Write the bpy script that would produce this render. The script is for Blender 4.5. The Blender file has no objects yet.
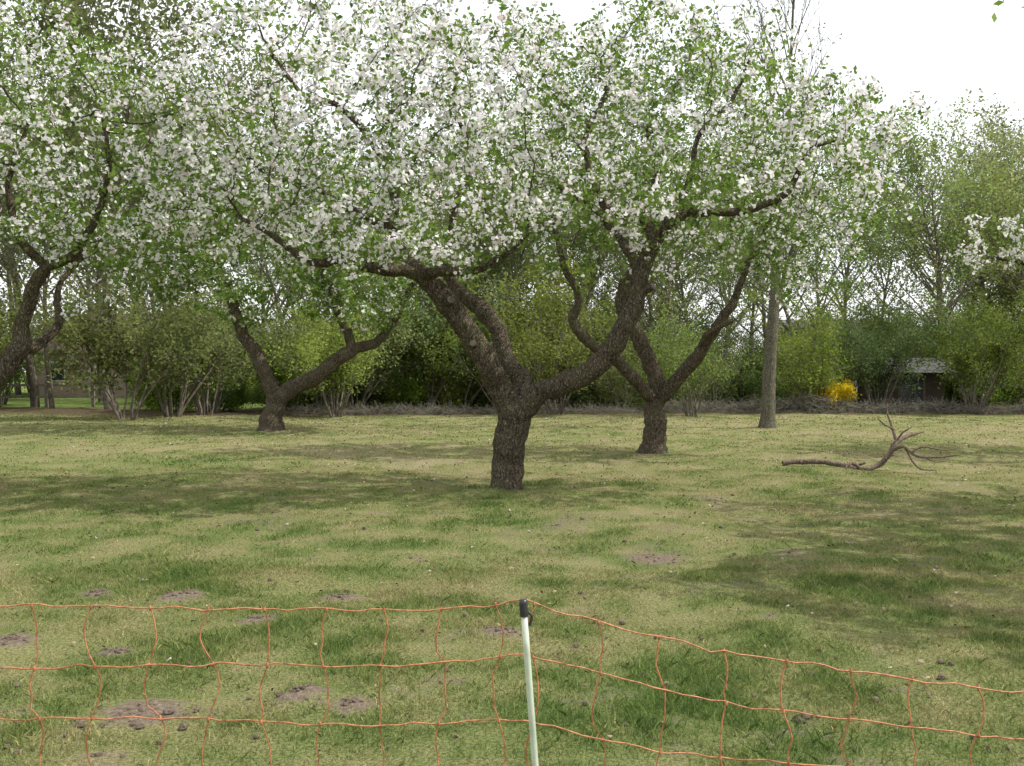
import bpy, math, random
import numpy as np
from mathutils import Vector, noise
rng=np.random.default_rng(11); random.seed(5)
SC=bpy.context.scene
F=1000.;CH=1.6;HY=370.
def P(px,py,d): return np.array([(px-512)/F*d,d,CH+(HY-py)/F*d])
def G(px,py):
    d=CH*F/(py-HY); return ((px-512)/F*d,d)

# ---------------------------------------------------------------- materials
def newmat(name):
    m=bpy.data.materials.new(name); m.use_nodes=True
    nt=m.node_tree; nt.nodes.clear()
    o=nt.nodes.new('ShaderNodeOutputMaterial'); return m,nt,o
def N(nt,t,**kw):
    n=nt.nodes.new(t)
    for k,v in kw.items(): setattr(n,k,v)
    return n
def ramp(nt,fac,stops):
    r=N(nt,'ShaderNodeValToRGB'); e=r.color_ramp.elements
    while len(e)<len(stops): e.new(0.5)
    for i,(p,c) in enumerate(stops):
        e[i].position=p; e[i].color=(*c,1) if len(c)==3 else c
    nt.links.new(fac,r.inputs[0]); return r.outputs[0]
def noise_tex(nt,vec,scale,detail=4,rough=.6):
    n=N(nt,'ShaderNodeTexNoise'); n.inputs['Scale'].default_value=scale
    n.inputs['Detail'].default_value=detail; n.inputs['Roughness'].default_value=rough
    nt.links.new(vec,n.inputs['Vector']); return n.outputs[0]
def mix(nt,fac,a,b,mode='MIX'):
    n=N(nt,'ShaderNodeMix',data_type='RGBA',blend_type=mode)
    if isinstance(fac,(int,float)): n.inputs[0].default_value=fac
    else: nt.links.new(fac,n.inputs[0])
    for s,i in ((a,6),(b,7)):
        if isinstance(s,tuple): n.inputs[i].default_value=(*s,1)
        else: nt.links.new(s,n.inputs[i])
    return n.outputs[2]
def math_(nt,op,a,b=0.0,clamp=False):
    n=N(nt,'ShaderNodeMath',operation=op,use_clamp=clamp)
    for i,s in enumerate((a,b)):
        if isinstance(s,(int,float)): n.inputs[i].default_value=s
        else: nt.links.new(s,n.inputs[i])
    return n.outputs[0]
def attr(nt,name): 
    a=N(nt,'ShaderNodeAttribute'); a.attribute_name=name; return a.outputs['Fac']
def geo(nt): return N(nt,'ShaderNodeNewGeometry').outputs['Position']

def leaf_mat(name,stops,trans=.42,objvar=0.):
    m,nt,o=newmat(name)
    c=ramp(nt,attr(nt,'var'),stops)
    if objvar:
        oi=N(nt,'ShaderNodeObjectInfo').outputs['Random']
        h=N(nt,'ShaderNodeHueSaturation')
        nt.links.new(math_(nt,'ADD',.5-.025*objvar,math_(nt,'MULTIPLY',oi,.05*objvar)),h.inputs['Hue'])
        r2=math_(nt,'FRACT',math_(nt,'MULTIPLY',oi,7.31))
        nt.links.new(math_(nt,'ADD',1-.3*objvar,math_(nt,'MULTIPLY',r2,.6*objvar)),h.inputs['Value'])
        r3=math_(nt,'FRACT',math_(nt,'MULTIPLY',oi,13.7))
        nt.links.new(math_(nt,'ADD',.78,math_(nt,'MULTIPLY',r3,.35)),h.inputs['Saturation'])
        nt.links.new(c,h.inputs['Color']); c=h.outputs[0]
    d=N(nt,'ShaderNodeBsdfDiffuse'); t=N(nt,'ShaderNodeBsdfTranslucent')
    nt.links.new(c,d.inputs[0]); nt.links.new(c,t.inputs[0])
    mx=N(nt,'ShaderNodeMixShader'); mx.inputs[0].default_value=trans
    nt.links.new(d.outputs[0],mx.inputs[1]); nt.links.new(t.outputs[0],mx.inputs[2])
    nt.links.new(mx.outputs[0],o.inputs[0]); return m
def bark_mat(name,c1,c2,c3,sc=1.,bump=.03):
    m,nt,o=newmat(name)
    mp=N(nt,'ShaderNodeMapping'); mp.inputs['Scale'].default_value=(1,1,.35)
    nt.links.new(geo(nt),mp.inputs[0]); v=mp.outputs[0]
    n1=noise_tex(nt,v,34*sc,5,.75); n2=noise_tex(nt,geo(nt),3.2*sc,5,.65); n3=noise_tex(nt,geo(nt),45*sc,3,.6)
    vo=N(nt,'ShaderNodeTexVoronoi',feature='DISTANCE_TO_EDGE'); vo.inputs['Scale'].default_value=34*sc
    wv=N(nt,'ShaderNodeVectorMath',operation='ADD'); ns=N(nt,'ShaderNodeTexNoise'); ns.inputs['Scale'].default_value=12
    nt.links.new(geo(nt),ns.inputs['Vector'])
    sc_=N(nt,'ShaderNodeVectorMath',operation='SCALE'); sc_.inputs['Scale'].default_value=.10; nt.links.new(ns.outputs['Color'],sc_.inputs[0])
    nt.links.new(v,wv.inputs[0]); nt.links.new(sc_.outputs[0],wv.inputs[1])
    nt.links.new(wv.outputs[0],vo.inputs['Vector'])
    cr=ramp(nt,vo.outputs['Distance'],[(0,(.12,.12,.12)),(.22,(1,1,1))])
    base=ramp(nt,n1,[(.38,c1),(.62,c2)])
    base=mix(nt,ramp(nt,n2,[(.47,(0,0,0)),(.6,(.9,.9,.9))]),base,mix(nt,n3,c3,c2))
    base=mix(nt,ramp(nt,n3,[(.58,(0,0,0)),(.68,(.75,.75,.75))]),base,(c2[0]*1.7,c2[1]*1.8,c2[2]*1.8))
    base=mix(nt,.65,base,cr,'MULTIPLY')
    h=math_(nt,'ADD',n1,math_(nt,'MULTIPLY',cr,.5))
    b=N(nt,'ShaderNodeBump'); b.inputs['Distance'].default_value=bump; b.inputs['Strength'].default_value=1.
    nt.links.new(h,b.inputs['Height'])
    p=N(nt,'ShaderNodeBsdfDiffuse')
    nt.links.new(base,p.inputs['Color']); nt.links.new(b.outputs[0],p.inputs['Normal'])
    nt.links.new(p.outputs[0],o.inputs[0]); return m
def simple_mat(name,c1,c2,scale=10,rough=.8,bump=0.005):
    m,nt,o=newmat(name); n=noise_tex(nt,geo(nt),scale,4,.6)
    c=ramp(nt,n,[(.3,c1),(.7,c2)])
    p=N(nt,'ShaderNodeBsdfPrincipled'); p.inputs['Roughness'].default_value=rough
    nt.links.new(c,p.inputs['Base Color'])
    b=N(nt,'ShaderNodeBump'); b.inputs['Distance'].default_value=bump
    nt.links.new(n,b.inputs['Height']); nt.links.new(b.outputs[0],p.inputs['Normal'])
    nt.links.new(p.outputs[0],o.inputs[0]); return m
TURF=[(.26,(.12,.18,.055)),(.42,(.19,.23,.085)),(.56,(.265,.268,.12)),(.74,(.34,.30,.175))]
def ground_mat():
    m,nt,o=newmat('turf_ground')
    g=geo(nt); sp=N(nt,'ShaderNodeSeparateXYZ'); nt.links.new(g,sp.inputs[0])
    cb=N(nt,'ShaderNodeCombineXYZ'); nt.links.new(sp.outputs[0],cb.inputs[0]); nt.links.new(sp.outputs[1],cb.inputs[1])
    v=cb.outputs[0]
    b=noise_tex(nt,v,1.9,5,.65); f=noise_tex(nt,v,14,4,.7); fine=noise_tex(nt,v,55,4,.75)
    s=math_(nt,'ADD',math_(nt,'MULTIPLY',attr(nt,'turf'),.75),math_(nt,'ADD',math_(nt,'MULTIPLY',f,.25),math_(nt,'MULTIPLY',math_(nt,'SUBTRACT',b,.5),.3)))
    c=ramp(nt,s,TURF)
    c=mix(nt,.75,c,ramp(nt,fine,[(.38,(.25,.23,.18)),(.58,(1.1,1.1,1.1))]),'MULTIPLY')
    soil=ramp(nt,noise_tex(nt,v,30,4,.7),[(.32,(.12,.092,.068)),(.68,(.30,.245,.185))])
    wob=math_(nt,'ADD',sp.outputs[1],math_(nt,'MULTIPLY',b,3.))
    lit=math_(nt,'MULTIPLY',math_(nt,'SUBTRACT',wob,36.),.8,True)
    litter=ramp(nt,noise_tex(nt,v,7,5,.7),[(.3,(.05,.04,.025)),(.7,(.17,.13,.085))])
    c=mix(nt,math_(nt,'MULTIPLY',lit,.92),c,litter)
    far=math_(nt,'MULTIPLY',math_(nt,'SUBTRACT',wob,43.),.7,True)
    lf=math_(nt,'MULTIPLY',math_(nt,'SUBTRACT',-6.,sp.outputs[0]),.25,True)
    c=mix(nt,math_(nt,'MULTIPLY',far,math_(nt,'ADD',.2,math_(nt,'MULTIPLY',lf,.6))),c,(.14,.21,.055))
    dm=math_(nt,'ADD',attr(nt,'dirt'),math_(nt,'MULTIPLY',math_(nt,'SUBTRACT',f,.5),1.3))
    dm=ramp(nt,dm,[(.38,(0,0,0)),(.72,(1,1,1))])
    c=mix(nt,dm,c,soil)
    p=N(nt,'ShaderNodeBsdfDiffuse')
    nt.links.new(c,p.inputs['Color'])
    bp=N(nt,'ShaderNodeBump'); bp.inputs['Distance'].default_value=.05; bp.inputs['Strength'].default_value=.8
    nt.links.new(math_(nt,'ADD',fine,f),bp.inputs['Height']); nt.links.new(bp.outputs[0],p.inputs['Normal'])
    nt.links.new(p.outputs[0],o.inputs[0]); return m
def blade_mat():
    m,nt,o=newmat('grass_blades')
    c=ramp(nt,attr(nt,'turf'),TURF)
    c2=ramp(nt,attr(nt,'var'),[(0,(.5,.63,.45)),(.5,(1.,1.01,.95)),(.82,(1.4,1.3,1.2)),(1,(2.1,1.85,1.75))])
    c=mix(nt,1.,c,c2,'MULTIPLY')
    d=N(nt,'ShaderNodeBsdfDiffuse'); t=N(nt,'ShaderNodeBsdfTranslucent')
    nt.links.new(c,d.inputs[0]); nt.links.new(c,t.inputs[0])
    mx=N(nt,'ShaderNodeMixShader'); mx.inputs[0].default_value=.35
    nt.links.new(d.outputs[0],mx.inputs[1]); nt.links.new(t.outputs[0],mx.inputs[2])
    nt.links.new(mx.outputs[0],o.inputs[0]); return m

M_bark=bark_mat('apple_bark',(.055,.043,.032),(.22,.18,.135),(.10,.105,.05))
M_bark2=bark_mat('pale_bark',(.12,.11,.085),(.26,.235,.18),(.14,.155,.09))
M_bark3=simple_mat('wood_bark',(.06,.05,.038),(.20,.17,.13),6,.95)
M_leaf=leaf_mat('apple_leaf',[(0,(.07,.125,.022)),(.5,(.155,.245,.048)),(1,(.27,.37,.095))],.5)
M_blos=leaf_mat('apple_blossom',[(0,(.70,.56,.61)),(.3,(.85,.80,.82)),(1,(.91,.90,.91))],.45)
M_hazel=leaf_mat('hazel_leaf',[(0,(.07,.11,.02)),(.5,(.165,.235,.05)),(1,(.30,.37,.09))],.5,1.)
M_wood=leaf_mat('woodland_leaf',[(0,(.095,.135,.04)),(.5,(.18,.23,.075)),(1,(.29,.335,.125))],.5,1.)  # paler leaf stops, distance haze of the far woods mixed into the colour
M_yel=leaf_mat('forsythia_flower',[(0,(.6,.45,.02)),(1,(.8,.65,.05))],.3)
M_cut=simple_mat('cut_wood',(.07,.055,.04),(.18,.14,.10),20,.9)
M_ground=ground_mat(); M_blade=blade_mat()

# ---------------------------------------------------------------- mesh builder
class MB:
    def __init__(s): s.v=[];s.n=0;s.f=[]
    def add(s,v,f,mat=0,var=None,smooth=False):
        v=np.asarray(v,dtype=np.float32).reshape(-1,3); f=np.asarray(f,dtype=np.int64)
        if len(f)==0: return
        if var is None: var=np.full(len(f),.5)
        s.v.append(v); s.f.append((f+s.n,mat,np.asarray(var),smooth)); s.n+=len(v)
    def addf(s,base,f,mat=0,smooth=False):
        f=np.asarray(f); s.f.append((f+base,mat,np.full(len(f),.5),smooth))
    def mesh(s,name,mats):
        me=bpy.data.meshes.new(name); V=np.concatenate(s.v)
        me.vertices.add(len(V)); me.vertices.foreach_set('co',V.ravel())
        loops=np.concatenate([f.ravel() for f,*_ in s.f]); tot=np.concatenate([np.full(len(f),f.shape[1]) for f,*_ in s.f])
        start=np.concatenate([[0],np.cumsum(tot)[:-1]])
        me.loops.add(len(loops)); me.loops.foreach_set('vertex_index',loops.astype(np.int32))
        me.polygons.add(len(tot)); me.polygons.foreach_set('loop_start',start.astype(np.int32))
        me.polygons.foreach_set('material_index',np.concatenate([np.full(len(f),m) for f,m,*_ in s.f]).astype(np.int32))
        me.polygons.foreach_set('use_smooth',np.concatenate([np.full(len(f),sm) for f,_,_,sm in s.f]))
        for m in mats: me.materials.append(m)
        me.update(calc_edges=True)
        a=me.attributes.new('var','FLOAT','FACE'); a.data.foreach_set('value',np.concatenate([x for _,_,x,_ in s.f]).astype(np.float32))
        return me
    def obj(s,name,mats,parent=None):
        o=bpy.data.objects.new(name,s.mesh(name,mats)); SC.collection.objects.link(o)
        if parent: o.parent=parent
        return o
def empty(name,loc=(0,0,0)):
    e=bpy.data.objects.new(name,None); e.location=loc; SC.collection.objects.link(e); return e
def unit(a): return a/np.maximum(np.linalg.norm(a,axis=-1,keepdims=True),1e-9)
def frames(n):
    r=unit(rng.normal(size=n.shape)); t=unit(np.cross(n,r)); return t,np.cross(n,t)
def add_polys(mb,c,size,k,aspect,nrm,mat,var,cup=0.):
    m=len(c)
    if m==0: return
    t,b=frames(nrm); size=np.broadcast_to(size,(m,))
    V=np.empty((m,k,3))
    for i in range(k):
        a=2*math.pi*i/k
        V[:,i]=c+t*(math.cos(a)*size)[:,None]+b*(math.sin(a)*size*aspect)[:,None]+nrm*(size*cup*(1 if i%2 else -1))[:,None]
    mb.add(V,np.arange(m*k).reshape(m,k),mat,var)
def add_edges(mb,p0,p1,r0,r1,sides,mat):
    m=len(p0)
    if m==0: return
    d=unit(p1-p0); up=np.where(np.abs(d[:,2:3])<.9,np.array([[0,0,1.]]),np.array([[1.,0,0]]))
    t=unit(np.cross(d,up)); b=np.cross(d,t)
    V=np.empty((m,2*sides,3))
    for i in range(sides):
        a=2*math.pi*i/sides; o=t*math.cos(a)+b*math.sin(a)
        V[:,i]=p0+o*r0[:,None]; V[:,sides+i]=p1+o*r1[:,None]
    fs=np.array([[i,(i+1)%sides,sides+(i+1)%sides,sides+i] for i in range(sides)])
    Fc=(np.arange(m)[:,None,None]*2*sides+fs[None]).reshape(-1,4)
    mb.add(V,Fc,mat,smooth=True)
def catmull(pts,step):
    pts=np.asarray(pts,float); Q=np.vstack([2*pts[0]-pts[1],pts,2*pts[-1]-pts[-2]]); out=[]
    for i in range(1,len(Q)-2):
        L=np.linalg.norm((Q[i+1]-Q[i])[:3]); n=max(1,int(L/step))
        for j in range(n):
            t=j/n; a,b,c,d=Q[i-1],Q[i],Q[i+1],Q[i+2]
            out.append(.5*(2*b+(c-a)*t+(2*a-5*b+4*c-d)*t*t+(3*b-a-3*c+d)*t**3))
    out.append(Q[-2]); return np.array(out)
def tube(mb,pr,sides,mat,gn=.14,wob=.0,step=.05,cap=None):
    q=catmull(pr,step); p=q[:,:3].copy(); r=np.maximum(q[:,3],.001)
    if wob:
        for i in range(len(p)):
            w=np.array(noise.noise_vector(Vector(p[i]*2.1)))+.6*np.array(noise.noise_vector(Vector(p[i]*5)))
            p[i]+=w*wob*min(1,i/6)
    n=len(p); tan=np.gradient(p,axis=0); tan=unit(tan)
    t=np.cross(tan[0],[0.3,1,0.2]); t/=np.linalg.norm(t); V=[]
    for i in range(n):
        t=t-tan[i]*np.dot(t,tan[i]); t/=np.linalg.norm(t); b=np.cross(tan[i],t)
        for k in range(sides):
            a=2*math.pi*k/sides; o=t*math.cos(a)+b*math.sin(a)
            rr=r[i]
            if gn:
                vv=Vector(p[i]+o*rr)
                rr*=1+gn*noise.noise(vv*4)+gn*.9*noise.noise(vv*11)
            V.append(p[i]+o*rr)
    V=np.array(V); base=mb.n
    fs=[[i*sides+k,i*sides+(k+1)%sides,(i+1)*sides+(k+1)%sides,(i+1)*sides+k] for i in range(n-1) for k in range(sides)]
    mb.add(V,fs,mat,smooth=True)
    mb.addf(base,[[ (n-1)*sides+k for k in range(sides)]],mat if cap is None else cap)
    return p,r

# ---------------------------------------------------------------- ground
hills=[(95,597,.13,.025),(180,605,.17,.03),(343,603,.16,.03),(500,634,.15,.03),(258,627,.13,.02),(302,703,.13,.055),
 (140,714,.22,.02),(655,560,.27,.02),(850,545,.2,.012),(415,563,.14,.012),(350,712,.1,.02),(205,715,.12,.01),(115,655,.11,.02),(12,648,.14,.02),(790,560,.3,.01),
 (560,530,.3,.01),(240,520,.3,.01),(710,500,.35,.01),(700,598,.12,.01),(95,765,.15,.01),(680,760,.14,.01),(900,700,.15,.01),(920,575,.2,.01),(770,625,.15,.01),(600,590,.1,.01),(450,690,.1,.01)]
hills=[(*G(a,b),r,h) for a,b,r,h in hills]
lush=[(*G(a,b),r) for a,b,r in ((160,575,.7),(215,650,.35),(700,690,.4),(420,600,.3),(870,590,.5),(50,740,.25),(620,745,.25),(200,460,1.2),(850,700,.25),(330,650,.2),(560,655,.2))]
def gh(x,y):
    x=np.asarray(x,float);y=np.asarray(y,float)
    z=.025*np.sin(x*.9+1.3)*np.sin(y*.7)+.018*np.sin(x*2.3+y*1.7)+.012*np.sin(x*4.1-y*3.3+2)+.03*np.sin(x*.21+y*.17)
    z*=np.clip(y/5,0,1)
    for hx,hy,r,h in hills:
        z=z+h*np.exp(-(((x-hx)/r)**2+((y-hy)/r)**2)*1.2)
    return z
def vnoise(x,y,s,seed):
    r=np.random.default_rng(seed).random((64,64)); u=x*s+31.7*seed;v=y*s+17.3*seed
    i=np.floor(u).astype(int);j=np.floor(v).astype(int);fu=u-i;fv=v-j
    fu=fu*fu*(3-2*fu);fv=fv*fv*(3-2*fv)
    g=lambda a,b:r[a%64,b%64]
    return (g(i,j)*(1-fu)+g(i+1,j)*fu)*(1-fv)+(g(i,j+1)*(1-fu)+g(i+1,j+1)*fu)*fv
def fbm(x,y,s,seed,o=4):
    a=0;w=1;t=0
    for k in range(o): a=a+w*vnoise(x*.8+y*.6,y*.8-x*.6,s*2**k,seed+k); t+=w; w*=.62
    return a/t
def lushf(x,y):
    z=np.zeros_like(x)
    for lx,ly,r in lush: z=np.maximum(z,np.exp(-(((x-lx)/r)**2+((y-ly)/r)**2)))
    return .7*z*np.clip(fbm(x,y,3.1,77,3)*2-.3,0,1.2)
def dirt(x,y):
    z=np.zeros_like(x)
    for hx,hy,r,h in hills:
        z=np.maximum(z,(1.0 if h>.015 else .6)*np.exp(-(((x-hx)/(r*1.15))**2+((y-hy)/(r*1.15))**2)))
    for (px,py,r) in ((507,490,.5),(655,453,.5),(272,431,.6),(768,428,.5)):
        a,b=G(px,py); z=np.maximum(z,.6*np.exp(-(((x-a)/r)**2+((y-b)/r)**2)))
    worn=fbm(x,y,2.2,20,5)
    z=np.maximum(z,np.clip((worn-.57)*4.5,0,.5))
    return z-.5*lushf(x,y)
def turf(x,y):
    s=.52+(.35*(fbm(x,y,.3,3,3)-.5)+.8*(fbm(x,y,2.8,40,5)-.5))
    s=s-np.clip((6.5-y)*.03,0,.07)+np.clip((y-8)*.004,0,.05)-.2*lushf(x,y)  # nearest turf shifted to darker green: foreground shade put into the colour
    return s
xs=np.concatenate([-np.geomspace(400,7.2,70),np.arange(-7,7,.07),np.geomspace(7.2,400,70)])
ys=np.concatenate([[-200,-80,-30,-10,-4,0,2,3],np.arange(3.4,14,.06),np.arange(14,40,.25),np.geomspace(40.5,900,40)])
X,Y=np.meshgrid(xs,ys); Z=gh(X,Y)
mb=MB(); nx,ny=len(xs),len(ys)
idx=np.arange(nx*ny).reshape(ny,nx)
fc=np.stack([idx[:-1,:-1],idx[:-1,1:],idx[1:,1:],idx[1:,:-1]],-1).reshape(-1,4)
mb.add(np.stack([X,Y,Z],-1),fc,0,smooth=True)
g=mb.obj('ground',[M_ground])
a=g.data.attributes.new('dirt','FLOAT','POINT'); a.data.foreach_set('value',dirt(X,Y).ravel().astype(np.float32))
a=g.data.attributes.new('turf','FLOAT','POINT'); a.data.foreach_set('value',turf(X,Y).ravel().astype(np.float32))

def grass(y0,y1,n,hgt,wid):
    y=np.sqrt(rng.random(n)*(y1**2-y0**2)+y0**2); x=(rng.random(n)*2-1)*(y*.56+.8)
    d=dirt(x,y); cl=fbm(x,y,2.3,60,3); s=turf(x,y); lu=lushf(x,y)
    keep=(d<.25+rng.random(n)*.35)&(1.5*cl-.5*s+lu>rng.random(n)*.8-.05); x=x[keep];y=y[keep];cl=cl[keep];s=s[keep];lu=lu[keep];n=len(x)
    h=hgt*(.5+rng.random(n))*(.5+2.2*np.clip(.52-s,0,.5)+1.6*np.clip(cl-.58,0,1)+.6*lu)
    b=np.stack([x,y,gh(x,y)-.004],-1); an=rng.random(n)*math.tau
    sd=np.stack([np.cos(an),np.sin(an),0*an],-1)*(wid*(.6+.8*rng.random(n)))[:,None]
    ln=rng.normal(size=(n,2))*.65; tip=b+np.stack([ln[:,0]*h,ln[:,1]*h,h],-1)
    mid=b+np.stack([ln[:,0]*h*.3,ln[:,1]*h*.3,h*.6],-1)
    V=np.stack([b-sd,b+sd,mid+sd*.6,tip,mid-sd*.6],1)
    return V,n,s
mb=MB(); TS=[]
for y0,y1,n,h,w in ((3.3,8,220000,.036,.0024),(8,16,210000,.036,.0036),(16,36,150000,.042,.008)):
    V,n,s=grass(y0,y1,n,h,w); var=np.clip(rng.normal(.47,.25,n),0,1)
    mb.add(V,np.arange(n*5).reshape(n,5),0,var); TS.append(s+rng.normal(0,.07,n))
go=mb.obj('grass',[M_blade])
a=go.data.attributes.new('turf','FLOAT','FACE'); a.data.foreach_set('value',np.concatenate(TS).astype(np.float32))

# litter: fallen leaves, petals, clods
mb=MB(); n=7500
y=np.sqrt(rng.random(n)*(34**2-3.5**2)+3.5**2); x=(rng.random(n)*2-1)*(y*.56+.5)
c=np.stack([x,y,gh(x,y)+.022],-1); nr=unit(np.stack([rng.normal(size=n)*.4,rng.normal(size=n)*.4,np.ones(n)],-1))
add_polys(mb,c,.006+.010*rng.random(n)+y*.0006,5,.6,nr,0,rng.random(n),.15)
mb.obj('leaf_litter',[leaf_mat('dry_leaves',[(0,(.04,.028,.02)),(.7,(.14,.095,.06)),(.9,(.35,.28,.2)),(1,(.5,.45,.42))],.1)])
mb=MB()
def clod(c,r):
    ico=[]
    for th in range(5):
        for ph in range(7):
            a=math.pi*(th+.0)/4; b=math.tau*ph/7
            d=np.array([math.sin(a)*math.cos(b),math.sin(a)*math.sin(b),math.cos(a)*.7])
            ico.append(c+d*r*(1+.55*noise.noise(Vector((c+d*r)*40))))
    f=[[i*7+k,i*7+(k+1)%7,(i+1)*7+(k+1)%7,(i+1)*7+k] for i in range(4) for k in range(7)]
    mb.add(np.array(ico),f,0)
for hx,hy,r,h in hills:
    for k in range(20 if h>.015 else 4):
        a=rng.random()*math.tau; q=abs(rng.normal())*r*.6; X0=hx+q*math.cos(a);Y0=hy+q*math.sin(a)
        clod(np.array([X0,Y0,float(gh(X0,Y0))+.002]),.006+.012*rng.random()**2)
for k in range(170):
    py=rng.uniform(450,760); px=rng.uniform(-50,1080); X0,Y0=G(px,py)
    clod(np.array([X0,Y0,float(gh(X0,Y0))+.01]),.008+.018*rng.random()**3)
mb.obj('soil_clods',[simple_mat('soil',(.05,.036,.026),(.16,.12,.09),40,1,.01)])

# ---------------------------------------------------------------- apple trees
def colonize(start,att,step=.13,kill=.19,iters=75,noi=.28):
    pos=[np.array(p) for p in start]; par=[-1]*len(pos); kids=[0]*len(pos)
    A=att.copy(); S=np.array(pos)
    D=np.linalg.norm(A[:,None]-S[None],axis=2); near=D.argmin(1); dist=D.min(1)
    for it in range(iters):
        if len(A)==0: break
        P0=np.array(pos)
        v=unit(A-P0[near]); acc=np.zeros((len(pos),3)); np.add.at(acc,near,v)
        u=np.unique(near); new=[]
        for i in u:
            if kids[i]>=3: continue
            d=acc[i]; l=np.linalg.norm(d)
            d=(d/l if l>1e-6 else d)+rng.normal(size=3)*noi; d/=np.linalg.norm(d)
            new.append((i,pos[i]+d*step)); kids[i]+=1
        if not new: break
        b=len(pos)
        for i,p in new: pos.append(p);par.append(i);kids.append(0)
        NP=np.array([p for _,p in new]); D=np.linalg.norm(A[:,None]-NP[None],axis=2)
        k=D.argmin(1); m=D.min(1); up=m<dist; near[up]=b+k[up]; dist[up]=m[up]
        keep=dist>kill; A=A[keep];near=near[keep];dist=dist[keep]
    return np.array(pos),np.array(par)
def blob_points(blobs,n):
    w=np.array([b[1][0]*b[1][1]*b[1][2] for b in blobs]); w=w/w.sum(); out=[]
    for (c,r),k in zip(blobs,w):
        m=int(n*k)+1; d=unit(rng.normal(size=(m,3))); q=(.25+.75*rng.random(m))**.45
        wob=np.array([1+.36*noise.noise(Vector(x*2.1+np.array(c)))+.15*noise.noise(Vector(x*5+np.array(c))) for x in d])
        out.append(np.array(c)+d*(q*wob)[:,None]*np.array(r))
    A=np.concatenate(out)
    g=np.array([noise.noise(Vector(p*.75+np.array([3.3,0,1]))) for p in A])
    return A[g>-.27]
def apple_tree(name,limbs,blobs,natt,bfrac,leafn=3,blosn=3,lsize=.028,bsize=.021,bark=None,spread=.13,sides=14,stubs=()):
    mb=MB(); starts=[];srad=[]
    for i,L in enumerate(limbs):
        pr=[np.append(P(px,py,d),r*d/F) for px,py,d,r in L]
        p,r=tube(mb,pr,sides,0,.17,.045,.045)
        k0=0 if i else int(len(p)*.9)
        starts.append(p[k0::3]); srad.append(r[k0::3])
    for L in stubs:
        pr=[np.append(P(px,py,d),r*d/F) for px,py,d,r in L]; tube(mb,pr,10,0,.2,0,.03,cap=3)
    S=np.concatenate(starts); R=np.concatenate(srad)
    zmin=S[:,2]>CH+.3; S=S[zmin];R=R[zmin]
    A=blob_points(blobs,natt)
    pos,par=colonize(S,A)
    n=len(pos); ns=len(S); acc=np.zeros(n)
    for i in range(n-1,ns-1,-1):
        if acc[i]==0: acc[i]=.0032**2.2
        if par[i]>=0: acc[par[i]]+=acc[i]
    rad=np.maximum(acc,1e-9)**(1/2.2); rad=np.minimum(rad,.06)
    ch=np.arange(ns,n); pp=par[ch]; r1=rad[ch]; r0=np.minimum(rad[pp],r1*1.5); r0=np.where(pp<ns,np.minimum(r1*1.25,R[np.minimum(pp,ns-1)]*.8),r0)
    r1=np.minimum(r1,r0*1.02)
    big=r1>.012
    add_edges(mb,pos[pp][big],pos[ch][big],r0[big],r1[big],7,0)
    add_edges(mb,pos[pp][~big],pos[ch][~big],r0[~big],r1[~big],3,0)
    tw=ch[rad[ch]<.016]; T=pos[tw]; T=np.concatenate([T,(T+pos[par[tw]])/2])
    bf=np.array([bfrac(p)+.65*noise.noise(Vector(p*1.1))+.45*noise.noise(Vector(p*3.1+np.array([5,5,5]))) for p in T])
    dens=np.array([.76+1.5*noise.noise(Vector(p*1.6+np.array([9,0,0]))) for p in T])
    keep=rng.random(len(T))<dens+.05
    T=T[keep];bf=bf[keep]
    off=unit(rng.normal(size=(len(T),3)))*(spread*rng.random(len(T)))[:,None]; C=T+off
    k=leafn; cl=np.repeat(C,k,0)+rng.normal(size=(len(C)*k,3))*.06
    nl=len(cl); nr=unit(rng.normal(size=(nl,3))+np.array([0,0,.5]))
    cv=np.repeat(rng.normal(.5,.16,len(C)),k)
    add_polys(mb,cl,lsize*(.6+.8*rng.random(nl)),4,.55,nr,1,np.clip(cv+rng.normal(0,.12,nl),0,1))
    sel=rng.random(len(C))<bf; B=C[sel]+rng.normal(size=(sel.sum(),3))*.03
    k=blosn; cb=np.repeat(B,k,0)+rng.normal(size=(len(B)*k,3))*.034; nb=len(cb)
    nr=unit(rng.normal(size=(nb,3))+np.array([0,0,.6])); cv=np.repeat(rng.normal(.6,.2,len(B)),k)
    add_polys(mb,cb,bsize*(.7+.6*rng.random(nb)),5,1.,nr,2,np.clip(cv+rng.normal(0,.15,nb),0,1))
    return mb.obj(name,[bark or M_bark,M_leaf,M_blos,M_cut])

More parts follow.
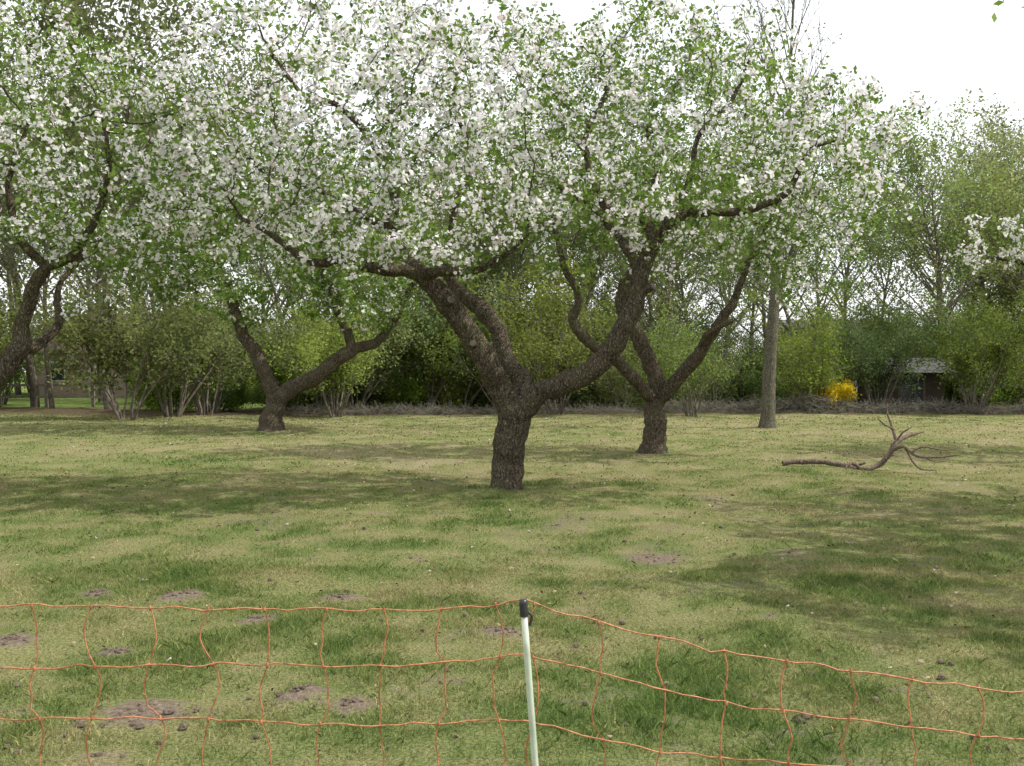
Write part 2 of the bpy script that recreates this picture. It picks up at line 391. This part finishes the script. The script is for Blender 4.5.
d=13.3
apple_tree('apple_tree',
 [ [(506,497,d,22),(507,482,d,17),(508,460,d,15),(511,435,d,15),(514,412,d,18),(515,400,d,13)],
   [(513,415,d,13),(498,387,d-.1,12.5),(481,357,d-.3,12),(463,327,d-.4,11.5),(441,296,d-.5,11),(420,273,d-.5,9.5),(402,255,d-.5,7),(392,225,d-.5,5.5),(396,190,d-.4,4.5),(378,150,d-.3,3.5),(345,112,d-.4,3),(300,90,d-.5,2.2),(268,55,d-.5,1.6)],
   [(423,276,d-.5,8),(400,269,d-.6,7),(372,266,d-.9,6),(342,259,d-1.1,5),(310,262,d-1.3,4),(275,240,d-1.5,3),(235,215,d-1.6,1.6)],
   [(517,400,d+.1,11),(521,380,d+.2,9.5),(506,356,d+.4,9),(496,325,d+.6,8.5),(478,305,d+.8,8),(458,290,d+1.,6.5),(446,262,d+1.2,5),(455,215,d+1.3,4),(470,160,d+1.3,3),(455,100,d+1.3,2.2),(462,50,d+1.3,1.5)],
   [(520,412,d,13),(538,394,d-.1,11.5),(566,381,d-.2,11),(596,366,d-.3,10.5),(617,340,d-.4,10),(631,312,d-.4,9.5),(640,280,d-.4,8.5),(650,250,d-.4,8),(662,230,d-.4,7),(684,214,d-.3,5),(722,212,d-.2,4.2),(765,204,d-.2,3.4),(792,185,d-.2,3),(806,150,d-.2,2.2),(830,140,d-.2,1.5)],
   [(656,240,d-.4,7),(640,218,d-.3,5.5),(612,214,d-.1,4.8),(596,190,d,4.2),(588,160,d+.1,3.8),(590,125,d+.1,3.2),(606,95,d+.1,2.5),(600,60,d,1.5)],
   [(641,280,d-.4,6),(628,250,d+.2,5),(608,225,d+.7,4.2),(590,205,d+1.,3.),(560,190,d+1.2,1.8)],
   [(420,276,d-.5,6),(445,271,d-.9,5),(475,272,d-1.1,3.5),(505,255,d-1.2,2.5),(530,232,d-1.2,1.3)],
   [(394,232,d-.5,4.5),(360,215,d-.2,3.8),(318,190,d+.2,3),(270,175,d+.5,2.2),(230,140,d+.6,1.4)],
   [(664,228,d-.4,4.5),(690,180,d-.2,3.2),(700,135,d,2.5),(735,95,d+.2,2),(750,60,d+.2,1.2)],
 ],
 [((-2.2,12.7,5.0),(2.3,2.3,2.1)),((-3.5,12.5,3.9),(1.3,1.6,1.1)),((-.2,13.1,4.8),(1.6,2.3,1.5)),((2.1,13.1,4.7),(1.8,2.2,1.7)),((3.7,12.9,4.3),(1.5,1.7,1.3)),((-1.6,11.7,3.5),(1.7,1.3,.8)),((2.3,12.1,3.7),(1.3,1.1,.7)),((.2,11.8,3.9),(1.2,1.,.8))],
 4500,lambda p:.76 if p[0]<.7 else (.32 if p[0]<3.2 else .7),leafn=4,blosn=7,lsize=.035,bsize=.025,sides=18,
 stubs=[[(447,303,d-.5,5),(450,301,d-.72,5),(451,300,d-.78,4)],[(478,350,d-.3,4),(473,343,d-.55,3.5)],[(641,292,d-.4,5),(653,286,d-.5,4)]])
d=19.5
apple_tree('apple_tree',
 [ [(653,456,d,16),(654,440,d,12),(655,420,d,11),(655,400,d,11)],
   [(655,405,d,9),(655,375,d,8.5),(645,352,d,8),(634,330,d,7.5),(622,300,d,7),(640,255,d,6),(655,200,d+.3,4.5),(650,140,d+.5,3.5),(640,80,d+.5,2)],
   [(656,402,d,7),(640,385,d-.3,6),(618,362,d-.5,6),(592,345,d-.7,5.5),(574,322,d-.8,5),(578,295,d-.9,4.),(560,250,d-1,3.),(550,190,d-1,2.),(560,120,d-1,1.2)],
   [(656,405,d,7),(672,385,d-.3,7),(695,358,d-.6,6.5),(717,326,d-.9,5.5),(733,300,d-1,4.),(748,265,d-1,2.6),(770,220,d-.6,2.),(790,170,d-.4,1.5)],
   [(700,350,d-.6,5),(712,330,d-1.2,3.5),(735,320,d-1.5,2)]],
 [((3.2,19.6,6.),(2.9,2.6,2.1)),((1.2,19,6.),(2.2,2.2,2.)),((5.3,18.8,4.9),(1.9,2.2,2.0)),((3,19.2,7.3),(1.8,2,1.1)),((3.8,18.4,4.1),(1.8,1.3,.8)),((5.6,18.7,3.9),(1.2,1.5,.9)),((1.,18.6,4.1),(1.2,1.4,.9))],
 3200,lambda p:.24 if p[2]<5.5 else .42,leafn=5,blosn=5,lsize=.043,bsize=.032)
d=26.7
apple_tree('apple_tree',
 [ [(271,433,d,16),(272,422,d,11.5),(275,408,d,10),(277,395,d,9)],
   [(276,402,d,8),(268,380,d,7.5),(257,355,d,7),(243,332,d,6),(234,308,d,5.),(228,285,d,4.),(210,250,d,3.),(190,210,d,1.5)],
   [(278,400,d,8.5),(292,388,d,8),(315,378,d,7.5),(340,358,d,7),(360,348,d,5.5),(380,338,d,4.5),(400,310,d,3.),(420,270,d,2)],
   [(352,352,d,5),(348,335,d,4.5),(335,305,d,3.5),(320,260,d+.5,2.5),(310,200,d+.5,1.5)]],
 [((-6.5,26.4,5.0),(3.4,3.2,2.2)),((-9.3,26.3,5.2),(2.2,2.6,1.9)),((-3.6,26.4,4.8),(2.5,2.8,1.9)),((-6.5,27,7.),(3.,2.5,1.3)),((-4.2,25.,3.6),(1.6,1.2,.9))],
 2900,lambda p:.3,leafn=6,blosn=4,lsize=.055,bsize=.04,sides=12)
d=12.6
apple_tree('apple_tree',
 [ [(-82,505,d,22),(-78,480,d,17),(-66,450,d,15),(-45,418,d,14),(-12,390,d,12),(8,366,d,10.5),(20,346,d,9.5),(22,325,d,7.5),(32,296,d-.1,7),(50,265,d-.2,6),(78,252,d-.3,4.5),(98,215,d-.4,3.5),(110,160,d-.4,2.5),(100,100,d-.4,1.5)],
   [(18,350,d,7),(38,345,d+.3,5.5),(60,325,d+.6,4),(58,290,d+.9,3),(90,250,d+1.2,2.4),(140,220,d+1.3,1.4)],
   [(-48,422,d,10),(-80,370,d,9),(-110,300,d,7),(-130,220,d,4.5),(-120,140,d,3)],
   [(48,268,d-.2,5),(20,235,d-.4,4),(10,180,d-.5,3),(30,120,d-.5,1.6)]],
 [((-5.2,12.2,4.3),(1.7,2.2,1.4)),((-6.9,12.4,4.9),(2.2,2.3,1.6)),((-4.7,12.6,3.5),(1.1,1.5,.8)),((-8.6,12.4,4.4),(1.7,1.9,1.4)),((-5.9,11.6,3.7),(1.2,1.,.6))],
 2700,lambda p:.62,leafn=5,blosn=6,lsize=.034,bsize=.025)
d=19.5
apple_tree('apple_tree',
 [ [(1160,455,d,18),(1160,430,d,13),(1165,390,d,12)],
   [(1165,395,d,10),(1140,350,d,9),(1100,310,d,6),(1070,280,d,4),(1020,262,d,2.),(985,258,d,1.2)],
   [(1165,392,d,9),(1190,330,d,8),(1210,250,d,6),(1190,160,d,3)],
   [(1140,350,d,7),(1130,280,d,5),(1100,210,d,3),(1060,190,d,2)]],
 [((12.7,19.5,5.),(2.8,2.8,1.8)),((10.6,19.3,4.1),(2.0,1.7,.85))],2100,lambda p:.66,leafn=3,blosn=5,lsize=.04,bsize=.03,sides=10)
d=10.2
apple_tree('apple_tree',
 [ [(1330,530,d,22),(1332,490,d,17),(1335,440,d,16),(1330,400,d,13)],
   [(1330,410,d,12),(1300,330,d,9),(1270,240,d-.4,7),(1240,150,d-1.,5),(1200,80,d-1.5,3)],
   [(1332,405,d,11),(1380,320,d,9),(1420,200,d,6),(1440,80,d,3)],
   [(1300,330,d,7),(1290,200,d+.6,5),(1280,60,d+.8,3)],
   [(1235,140,d-1.,4),(1150,60,d-2.2,3),(1090,0,d-3.2,2),(1050,-12,d-3.4,1.5),(1005,-2,d-3.5,1.),(990,2,d-3.5,.6)]],
 [((8.8,10.1,4.5),(3.1,3.2,1.6)),((8.0,7.,4.7),(2.6,2.6,1.2)),((3.4,6.7,4.1),(.28,.2,.1))],2600,lambda p:.5 if p[0]>5. else 0.,leafn=7,blosn=5,sides=10,lsize=.04,bsize=.03)

# ---------------------------------------------------------------- generic woody plants
def grow(E,LP,p,d,L,r,lev,mx,nseg,ch,ang,up,wob):
    sl=L/nseg; r0=r
    for i in range(nseg):
        r1=r*(1-(i+1)/nseg*.72)
        d=unit(d+rng.normal(size=3)*wob+np.array([0,0,up])); q=p+d*sl
        E.append((p,q,r0,r1)); 
        if lev>=mx-1 or (lev==mx-2 and i>nseg*.5): LP.append(q); LP.append((p+q)/2)
        if lev<mx and i>=(1 if lev else int(nseg*.3)):
            for _ in range(ch[lev] if isinstance(ch,(list,tuple)) else ch):
                s=unit(np.cross(d,rng.normal(size=3))); a=math.radians(ang*(.7+.6*rng.random()))
                grow(E,LP,q,unit(d*math.cos(a)+s*math.sin(a)),L*(.36+.22*rng.random())*(1-.45*i/nseg if lev==0 else .9),r1*.55,lev+1,mx,max(3,nseg-2 if lev else 5),ch,ang,up,wob)
        p=q;r0=r1
def plant_mesh(name,E,LP,mats,lsize,perpt,spread,minr=.004,thr=-.25):
    mb=MB(); p0=np.array([e[0] for e in E]);p1=np.array([e[1] for e in E]);r0=np.array([e[2] for e in E]);r1=np.array([e[3] for e in E])
    r0=np.maximum(r0,minr);r1=np.maximum(r1,minr*.7); b=r0>.03
    add_edges(mb,p0[b],p1[b],r0[b],r1[b],8,0); add_edges(mb,p0[~b],p1[~b],r0[~b],r1[~b],3,0)
    LP=np.array(LP); C=np.repeat(LP,perpt,0); 
    nv=np.array([noise.noise(Vector(p*.9)) for p in LP]); keepn=np.repeat(nv,perpt)+rng.normal(size=len(C))*.3>thr
    C=(C+rng.normal(size=C.shape)*spread)[keepn]; n=len(C)
    cv=np.repeat(rng.normal(.5,.15,len(LP))+nv*.4,perpt)[keepn]
    add_polys(mb,C,lsize*(.6+.8*rng.random(n)),4,.62,unit(rng.normal(size=(n,3))+np.array([0,0,.6])),1,np.clip(cv+rng.normal(0,.12,n),0,1))
    return mb.mesh(name,mats)
hazels=[]
for k in range(5):
    E=[];LP=[]
    for s in range(12):
        a=rng.random()*math.tau; tl=.12+.36*rng.random()
        d0=unit(np.array([math.cos(a)*tl,math.sin(a)*tl,1.]))
        grow(E,LP,np.array([math.cos(a)*.25,math.sin(a)*.25,-.05]),d0,(2.6+2.4*rng.random()),.032+.02*rng.random(),0,2,9,[1,1,1],42,.0,.09)
    hazels.append(plant_mesh('hazel_shrub_mesh',E,LP,[M_bark3,M_hazel],.06,(5,4,3,6,3)[k],.17,.008,-.12))
bushes=[]
for k in range(2):
    E=[];LP=[]
    for s in range(16):
        a=rng.random()*math.tau; tl=.3+.9*rng.random()
        grow(E,LP,np.array([math.cos(a)*.3,math.sin(a)*.3,-.05]),unit(np.array([math.cos(a)*tl,math.sin(a)*tl,1.])),1.4+1.*rng.random(),.02,0,2,6,[1,1,1],50,-.01,.1)
    bushes.append(plant_mesh('bush_mesh',E,LP,[M_bark3,M_hazel],.07,5,.2,.006))
woods=[]
for k in range(5):
    E=[];LP=[]
    H=[11,13,12,14,12][k]
    grow(E,LP,np.array([0,0,-.1]),np.array([0,0,1.]),H,.16,0,3,17,[2,1,1],44,.06,.06)
    woods.append(plant_mesh('woodland_tree_mesh',E,LP,[M_bark3,M_wood],.09,(8,6,4,7,3)[k],.33,.013,-.1))
def inst(name,me,x,y,s,rz,sz=None,parent=None,tilt=0):
    o=bpy.data.objects.new(name,me); o.location=(x,y,0); o.scale=(s,s,sz or s); o.rotation_euler=(tilt,0,rz); SC.collection.objects.link(o)
    if parent: o.parent=parent
    return o
R=lambda:rng.random()*6.28
for x in np.arange(-30,32,2.):
    y=38.7+rng.normal()*1.1
    if 12.5<x<14 or -18.9<x<-15.5: continue
    s=(.7+.5*rng.random()) if x<3 else .45+.45*rng.random()
    inst('hazel_shrub',hazels[rng.integers(5)],x+rng.normal()*.5,y,s,R())
for px,d,s in ((128,32,1.0),(172,34,.95),(205,36,.9),(335,34.5,.8),(555,36,.85),(692,34,.7)):
    inst('hazel_shrub',hazels[rng.integers(5)],(px-512)/F*d,d,s,R())
W=empty('distant_woodland')
for x in np.arange(-13,30,1.7):
    inst('undergrowth',bushes[rng.integers(2)],x+rng.normal()*.5,41.5+rng.normal(),.4+.5*rng.random(),R(),parent=W)
for y0,st,k in ((45,3.0,.8),(50,3.2,.9),(58,3.2,1.),(70,3.2,1.2)):
    for x in np.arange(-.62*y0-8,.62*y0+8,st):
        if -.5*y0<x<-.36*y0 and y0<59: continue
        inst('undergrowth',(hazels+bushes)[rng.integers(7)],x+rng.normal(),y0+rng.normal()*1.5,k*(.7+.5*rng.random()),R(),parent=W)
for y0,st,lo,hi in ((43,5.5,.55,.75),(50,5.,.65,.85),(58,5.,.75,1.),(68,4.8,.9,1.1)):
    for x in np.arange(-.62*y0-10,.62*y0+10,st):
        s=lo+(hi-lo)*rng.random()
        if x<-.3*y0: s*=1.3
        inst('wood',woods[rng.integers(5)],x+rng.normal()*1.5,y0+rng.normal()*2,s,R(),parent=W)
inst('woodland_tree',woods[0],-16.5,41,1.3,1.); inst('woodland_tree',woods[3],-20.5,43,1.2,2.)
inst('woodland_tree',woods[1],18.2,43,.74,2.5); inst('woodland_tree',woods[2],21.8,42,.7,4)
inst('woodland_tree',woods[0],-.8,42.5,.72,1.7); inst('woodland_tree',woods[1],6.2,43,.7,.4); inst('woodland_tree',woods[3],3.1,44,.7,5.4)

# tall pale-barked tree with sparse crown
E=[];LP=[]
mb=MB()
pr=[np.append(P(px,py,27.6),r*.0276) for px,py,r in ((767,432,10),(768,418,7.5),(769,380,6.6),(772,330,5.8),(777,260,4.4),(783,180,3.),(788,100,1.9),(791,30,1.2),(794,-60,.7))]
p,r=tube(mb,pr,12,0,.08,.0,.12)
for i in range(26,len(p),3):
    a=rng.random()*math.tau
    grow(E,LP,p[i],unit(np.array([math.cos(a)*.5,math.sin(a)*.5,1.])),2.+1.2*rng.random(),r[i]*.5,0,2,7,[1,1,1],32,.05,.06)
p0=np.array([e[0] for e in E]);p1=np.array([e[1] for e in E]);r0=np.array([e[2] for e in E]);r1=np.array([e[3] for e in E])
add_edges(mb,p0,p1,np.maximum(r0,.006),np.maximum(r1,.005),4,0)
LPn=np.array(LP); LPn=LPn[(LPn[:,2]<7)|(rng.random(len(LPn))<.3)]; add_polys(mb,LPn+rng.normal(size=LPn.shape)*.1,.04,4,.6,unit(rng.normal(size=LPn.shape)),1,rng.random(len(LPn)))
mb.obj('tall_tree',[M_bark2,M_wood])

E=[];LP=[]
for s in range(14):
    a=R(); grow(E,LP,np.zeros(3),unit(np.array([math.cos(a)*.6,math.sin(a)*.6,1.])),1.8,.02,0,1,7,[1,1],40,-.03,.08)
me=plant_mesh('forsythia_shrub',E,LP,[M_bark3,M_yel],.06,7,.12)
inst('forsythia_shrub',me,(838-512)/1000*37.6,37.6,.6,0)

# brushwood hedge
mb=MB(); n=6500
x=rng.uniform(-8,24,n); hgt=.2+.32*(x>5); y=36.6+rng.normal(size=n)*.35
z=rng.random(n)*hgt*(.3+1.1*vnoise(x,y,.8,9)); c=np.stack([x,y,z],-1)
d=unit(np.stack([rng.normal(size=n),rng.normal(size=n)*.4,rng.normal(size=n)*.6],-1)); L=.1+.3*rng.random(n)
add_edges(mb,c-d*L[:,None],c+d*L[:,None],np.full(n,.008),np.full(n,.004),3,0)
mb.obj('brushwood_hedge',[simple_mat('dead_wood',(.06,.055,.04),(.24,.22,.165),4,.95)])

# ---------------------------------------------------------------- buildings, far fence
def box(mb,x0,x1,y0,y1,z0,z1,mat=0):
    v=[(x0,y0,z0),(x1,y0,z0),(x1,y1,z0),(x0,y1,z0),(x0,y0,z1),(x1,y0,z1),(x1,y1,z1),(x0,y1,z1)]
    mb.add(np.array(v,float),[[0,3,2,1],[4,5,6,7],[0,1,5,4],[1,2,6,5],[2,3,7,6],[3,0,4,7]],mat)
def brickmat(name,c1,c2,mo):
    m,nt,o=newmat(name); br=N(nt,'ShaderNodeTexBrick'); mp=N(nt,'ShaderNodeMapping'); mp.inputs['Rotation'].default_value=(math.pi/2,0,0)
    nt.links.new(geo(nt),mp.inputs[0]); nt.links.new(mp.outputs[0],br.inputs[0]); br.inputs['Scale'].default_value=4
    br.inputs['Color1'].default_value=(*c1,1);br.inputs['Color2'].default_value=(*c2,1);br.inputs['Mortar'].default_value=(*mo,1)
    p=N(nt,'ShaderNodeBsdfPrincipled'); p.inputs['Roughness'].default_value=.9
    nt.links.new(br.outputs[0],p.inputs['Base Color']); nt.links.new(p.outputs[0],o.inputs[0]); return m
def house(name,x,y,w,dp,h,rh,wall,roof):
    e=empty(name,(0,0,0)); mb=MB(); box(mb,x,x+w,y,y+dp,-.1,h); mb.obj('walls',[wall],e)
    mb=MB(); o=.4; v=[(x-o,y-o,h-.1),(x+w+o,y-o,h-.1),(x+w+o,y+dp+o,h-.1),(x-o,y+dp+o,h-.1),(x-o,y+dp/2,h+rh),(x+w+o,y+dp/2,h+rh)]
    mb.add(np.array(v),[[0,1,5,4],[2,3,4,5]]); mb.add(np.array(v),[[1,2,5],[3,0,4]]); mb.add(np.array(v),[[3,2,1,0]]); mb.obj('roof',[roof],e)
    mb=MB(); fr=MB(); k=max(1,int(w//2.6))
    for i in range(k):
        cx=x+w*(i+.5)/k
        if i==k//2: box(mb,cx-.45,cx+.45,y-.03,y+.05,0,min(2.05,h-.3)); box(fr,cx-.55,cx+.55,y-.015,y+.05,-.05,min(2.15,h-.2))
        else: box(mb,cx-.5,cx+.5,y-.03,y+.05,.95,2.05); box(fr,cx-.6,cx+.6,y-.015,y+.05,.85,2.15)
    mb.obj('windows_and_door',[simple_mat('dark_glass',(.02,.025,.03),(.04,.045,.05),3,.15)],e)
    fr.obj('frames',[simple_mat('white_paint',(.6,.6,.58),(.75,.75,.72),5,.6)] if h>2 else [simple_mat('brown_paint',(.08,.06,.04),(.12,.09,.06),5,.6)],e)
house('brick_house',-30.5,64,8,7,2.8,2.6,brickmat('brick',(.42,.31,.24),(.37,.26,.21),(.42,.38,.35)),simple_mat('roof_tiles',(.18,.12,.095),(.30,.21,.17),12))
house('white_cottage',23,84,9,7,3.,3,simple_mat('white_render',(.62,.62,.6),(.75,.75,.73),4),simple_mat('slate',(.08,.08,.085),(.15,.15,.16),12))
house('wooden_shed',14.4,39.3,2.6,2.4,1.6,.5,simple_mat('dark_boards',(.03,.025,.02),(.08,.06,.045),14),simple_mat('felt',(.05,.05,.05),(.09,.09,.09),12))
e=empty('paddock_fence'); mb=MB()
for i,x in enumerate(np.arange(-34,-14,2.)): box(mb,x-.06,x+.06,42.9,43.02,-.1,1.15)
mb.obj('posts',[simple_mat('weathered_post',(.12,.10,.08),(.28,.24,.19),10)],e); mb=MB()
for z in (.45,.95): box(mb,-34.2,-15.8,42.86,42.897,z-.05,z+.05)
mb.obj('rails',[simple_mat('weathered_rail',(.13,.11,.09),(.3,.26,.2),10)],e)

# ---------------------------------------------------------------- fallen branch
mb=MB()
def B(px,py,dd,r): return np.append(P(px,py,dd),r*dd/F)
for L in ([(783,463,16.6,2.6),(800,461,16.6,2.7),(822,462,16.5,2.8),(845,466,16.4,2.9),(862,470,16.2,3.),(878,466,16.2,3),(890,455,16.2,2.8),(897,442,16.3,2.4),(915,434,16.5,1.6),(925,432,16.6,.8)],
  [(893,450,16.2,2),(905,447,16,1.6),(915,455,15.9,1.4),(932,457,15.8,1.1),(960,456,15.7,.6)],
  [(897,442,16.3,1.6),(893,428,16.4,1.2),(889,415,16.5,.9),(888,404,16.5,.5)],
  [(895,430,16.4,1),(885,424,16.3,.8),(878,418,16.3,.5)],
  [(912,452,15.9,1.2),(922,447,15.9,.9),(945,450,15.9,.7),(962,447,15.9,.4)],
  [(905,447,16,1.2),(914,462,15.9,.9),(924,470,15.8,.6),(938,472,15.8,.4)],
  [(862,470,16.2,2),(852,463,16.1,1.6),(843,472,16,1.2),(838,476,16,.8)],
  [(845,467,16.4,1.8),(855,466,16.3,2),(866,463,16.2,1.2)],
  [(897,441,16.3,1.2),(903,433,16.2,.9),(912,428,16.2,.6)],
  [(925,457,15.9,.8),(935,462,15.8,.6),(950,461,15.8,.4)]):
    tube(mb,[B(*q) for q in L],8,0,.25,.03,.06)
mb.obj('fallen_branch',[bark_mat('dead_branch_bark',(.11,.08,.06),(.32,.25,.2),(.17,.13,.11),1.5,.01)])

# ---------------------------------------------------------------- electric netting fence
E_=empty('electric_netting_fence')
Mo,nt,o=newmat('orange_polywire')
c=ramp(nt,noise_tex(nt,geo(nt),60,3,.6),[(.35,(.26,.095,.04)),(.65,(.52,.22,.10))])
pb=N(nt,'ShaderNodeBsdfPrincipled'); pb.inputs['Roughness'].default_value=.6; nt.links.new(c,pb.inputs['Base Color']); nt.links.new(pb.outputs[0],o.inputs[0])
def fy(x): return 2.83-.03*x*(x>0)+.02*x*(x<0)*-1
xk=[-4.2,-3,-1.45,-.95,-.3,-.12,.03,.15,.33,.63,.95,1.4,2.4,3.2,4.4]
tk=[.94,.92,.925,.92,.915,.925,.945,.91,.865,.80,.755,.70,.74,.82,.95]
def topz(x): return np.interp(x,xk,tk)
rows=[0,.165,.335,.5,.63,.74]
def rowz(x,k,seed=0):
    t=topz(x); f=1-rows[k]/.93
    sag=(.012*math.sin(x*2.1+k*1.7)+.006*math.sin(x*6+k)) if k else 0
    return max(t*f+sag,.02)
vx=np.concatenate([np.arange(-4.2,0.05,.1665)-.0,np.arange(.06,4.3,.178)])
mb=MB()
for k in range(6):
    pts=[]
    for x in np.arange(-4.2,4.3,.04):
        pts.append([x,fy(x)+.006*math.sin(x*9+k),rowz(x,k)+.003*math.sin(x*31+k*2)+.002*rng.normal(),.0025])
    tube(mb,pts,6,0,.15,0,.03)
for i,x in enumerate(vx):
    pts=[];amp=.006+.016*rng.random()
    for k in range(6):
        x0=x+rng.normal()*.008+ .02*rng.normal()*(k/5); z0=rowz(x0,k); 
        kn=[x0,fy(x0)+.004,z0,.0022]
        pts.append(kn)
        tube(mb,[[x0,fy(x0)-.001,z0+.008,.0026],[x0,fy(x0)-.001,z0,.0045],[x0,fy(x0)-.001,z0-.008,.0026]],6,0,0,0,.01)
        if k<5:
            z1=rowz(x,k+1); sgn=1 if (i+k)%2 else -1
            for t in (.3,.55,.8):
                pts.append([x0+(x-x0)*t+sgn*amp*math.sin(math.pi*t)+rng.normal()*.0035,fy(x)+.004+rng.normal()*.003,z0+(z1-z0)*t,.0024])
    tube(mb,pts,6,0,.15,0,.02)
mb.obj('net',[Mo],E_)
def fpost(top,bot):
    top=np.array(top);bot=np.array(bot); mb=MB(); u=top-bot
    tube(mb,[np.append(bot,.0095),np.append(bot+u*.5,.0095),np.append(bot+u*.96,.0095)],14,0,0,0,.1)
    mb.obj('stake',[simple_mat('pale_plastic',(.36,.42,.32),(.52,.57,.46),25,.4,.001)],E_)
    mb=MB(); tube(mb,[np.append(bot+u*.955,.0118),np.append(bot+u*.99,.0118),np.append(top,.0105)],14,0,0,0,.02)
    tube(mb,[np.append(bot+u*.93+[.012,0,0],.004),np.append(bot+u*.955+[.022,0,0],.004),np.append(bot+u*.97+[.008,0,0],.004)],6,0,0,0,.01)
    mb.obj('cap',[simple_mat('black_plastic',(.015,.015,.015),(.03,.03,.03),25,.4,.001)],E_)
t=P(523,600,2.80); b_=P(551,935,2.80); b_[2]=-.1
fpost(t,b_); fpost((-4.2,fy(-4.2)-.03,.97),(-4.22,fy(-4.2)-.03,-.1)); fpost((4.3,fy(4.3)-.03,.97),(4.32,fy(4.3)-.03,-.1))

# ---------------------------------------------------------------- light, camera
el=math.radians(52); az=math.radians(94)
s=Vector((math.cos(el)*math.sin(az),math.cos(el)*math.cos(az),math.sin(el)))
L=bpy.data.lights.new('sun','SUN'); L.energy=5; L.angle=math.radians(.5); L.color=(1,.96,.88)
lo=bpy.data.objects.new('sun',L); lo.rotation_euler=s.to_track_quat('Z','Y').to_euler(); SC.collection.objects.link(lo)
w=bpy.data.worlds.new('World'); SC.world=w; w.use_nodes=True; nt=w.node_tree; bg=nt.nodes['Background']
sk=N(nt,'ShaderNodeTexSky',sky_type='NISHITA'); sk.sun_disc=False; sk.sun_elevation=el; sk.sun_rotation=az; sk.dust_density=3.; sk.air_density=1.
hs=N(nt,'ShaderNodeHueSaturation'); hs.inputs['Saturation'].default_value=.5
nt.links.new(sk.outputs[0],hs.inputs['Color'])
c=mix(nt,.75,hs.outputs[0],(10.6,10.7,11.0))
nt.links.new(c,bg.inputs[0]); bg.inputs[1].default_value=.15
cam=bpy.data.cameras.new('camera'); cam.sensor_width=36; cam.lens=36*F/1024; cam.clip_start=.05; cam.clip_end=2000
co=bpy.data.objects.new('camera',cam); co.location=(0,0,CH); co.rotation_euler=(math.radians(90)-math.atan(13/F),0,0); SC.collection.objects.link(co); SC.camera=co
SC.view_settings.view_transform='Standard'; SC.view_settings.look='None'; SC.view_settings.exposure=0
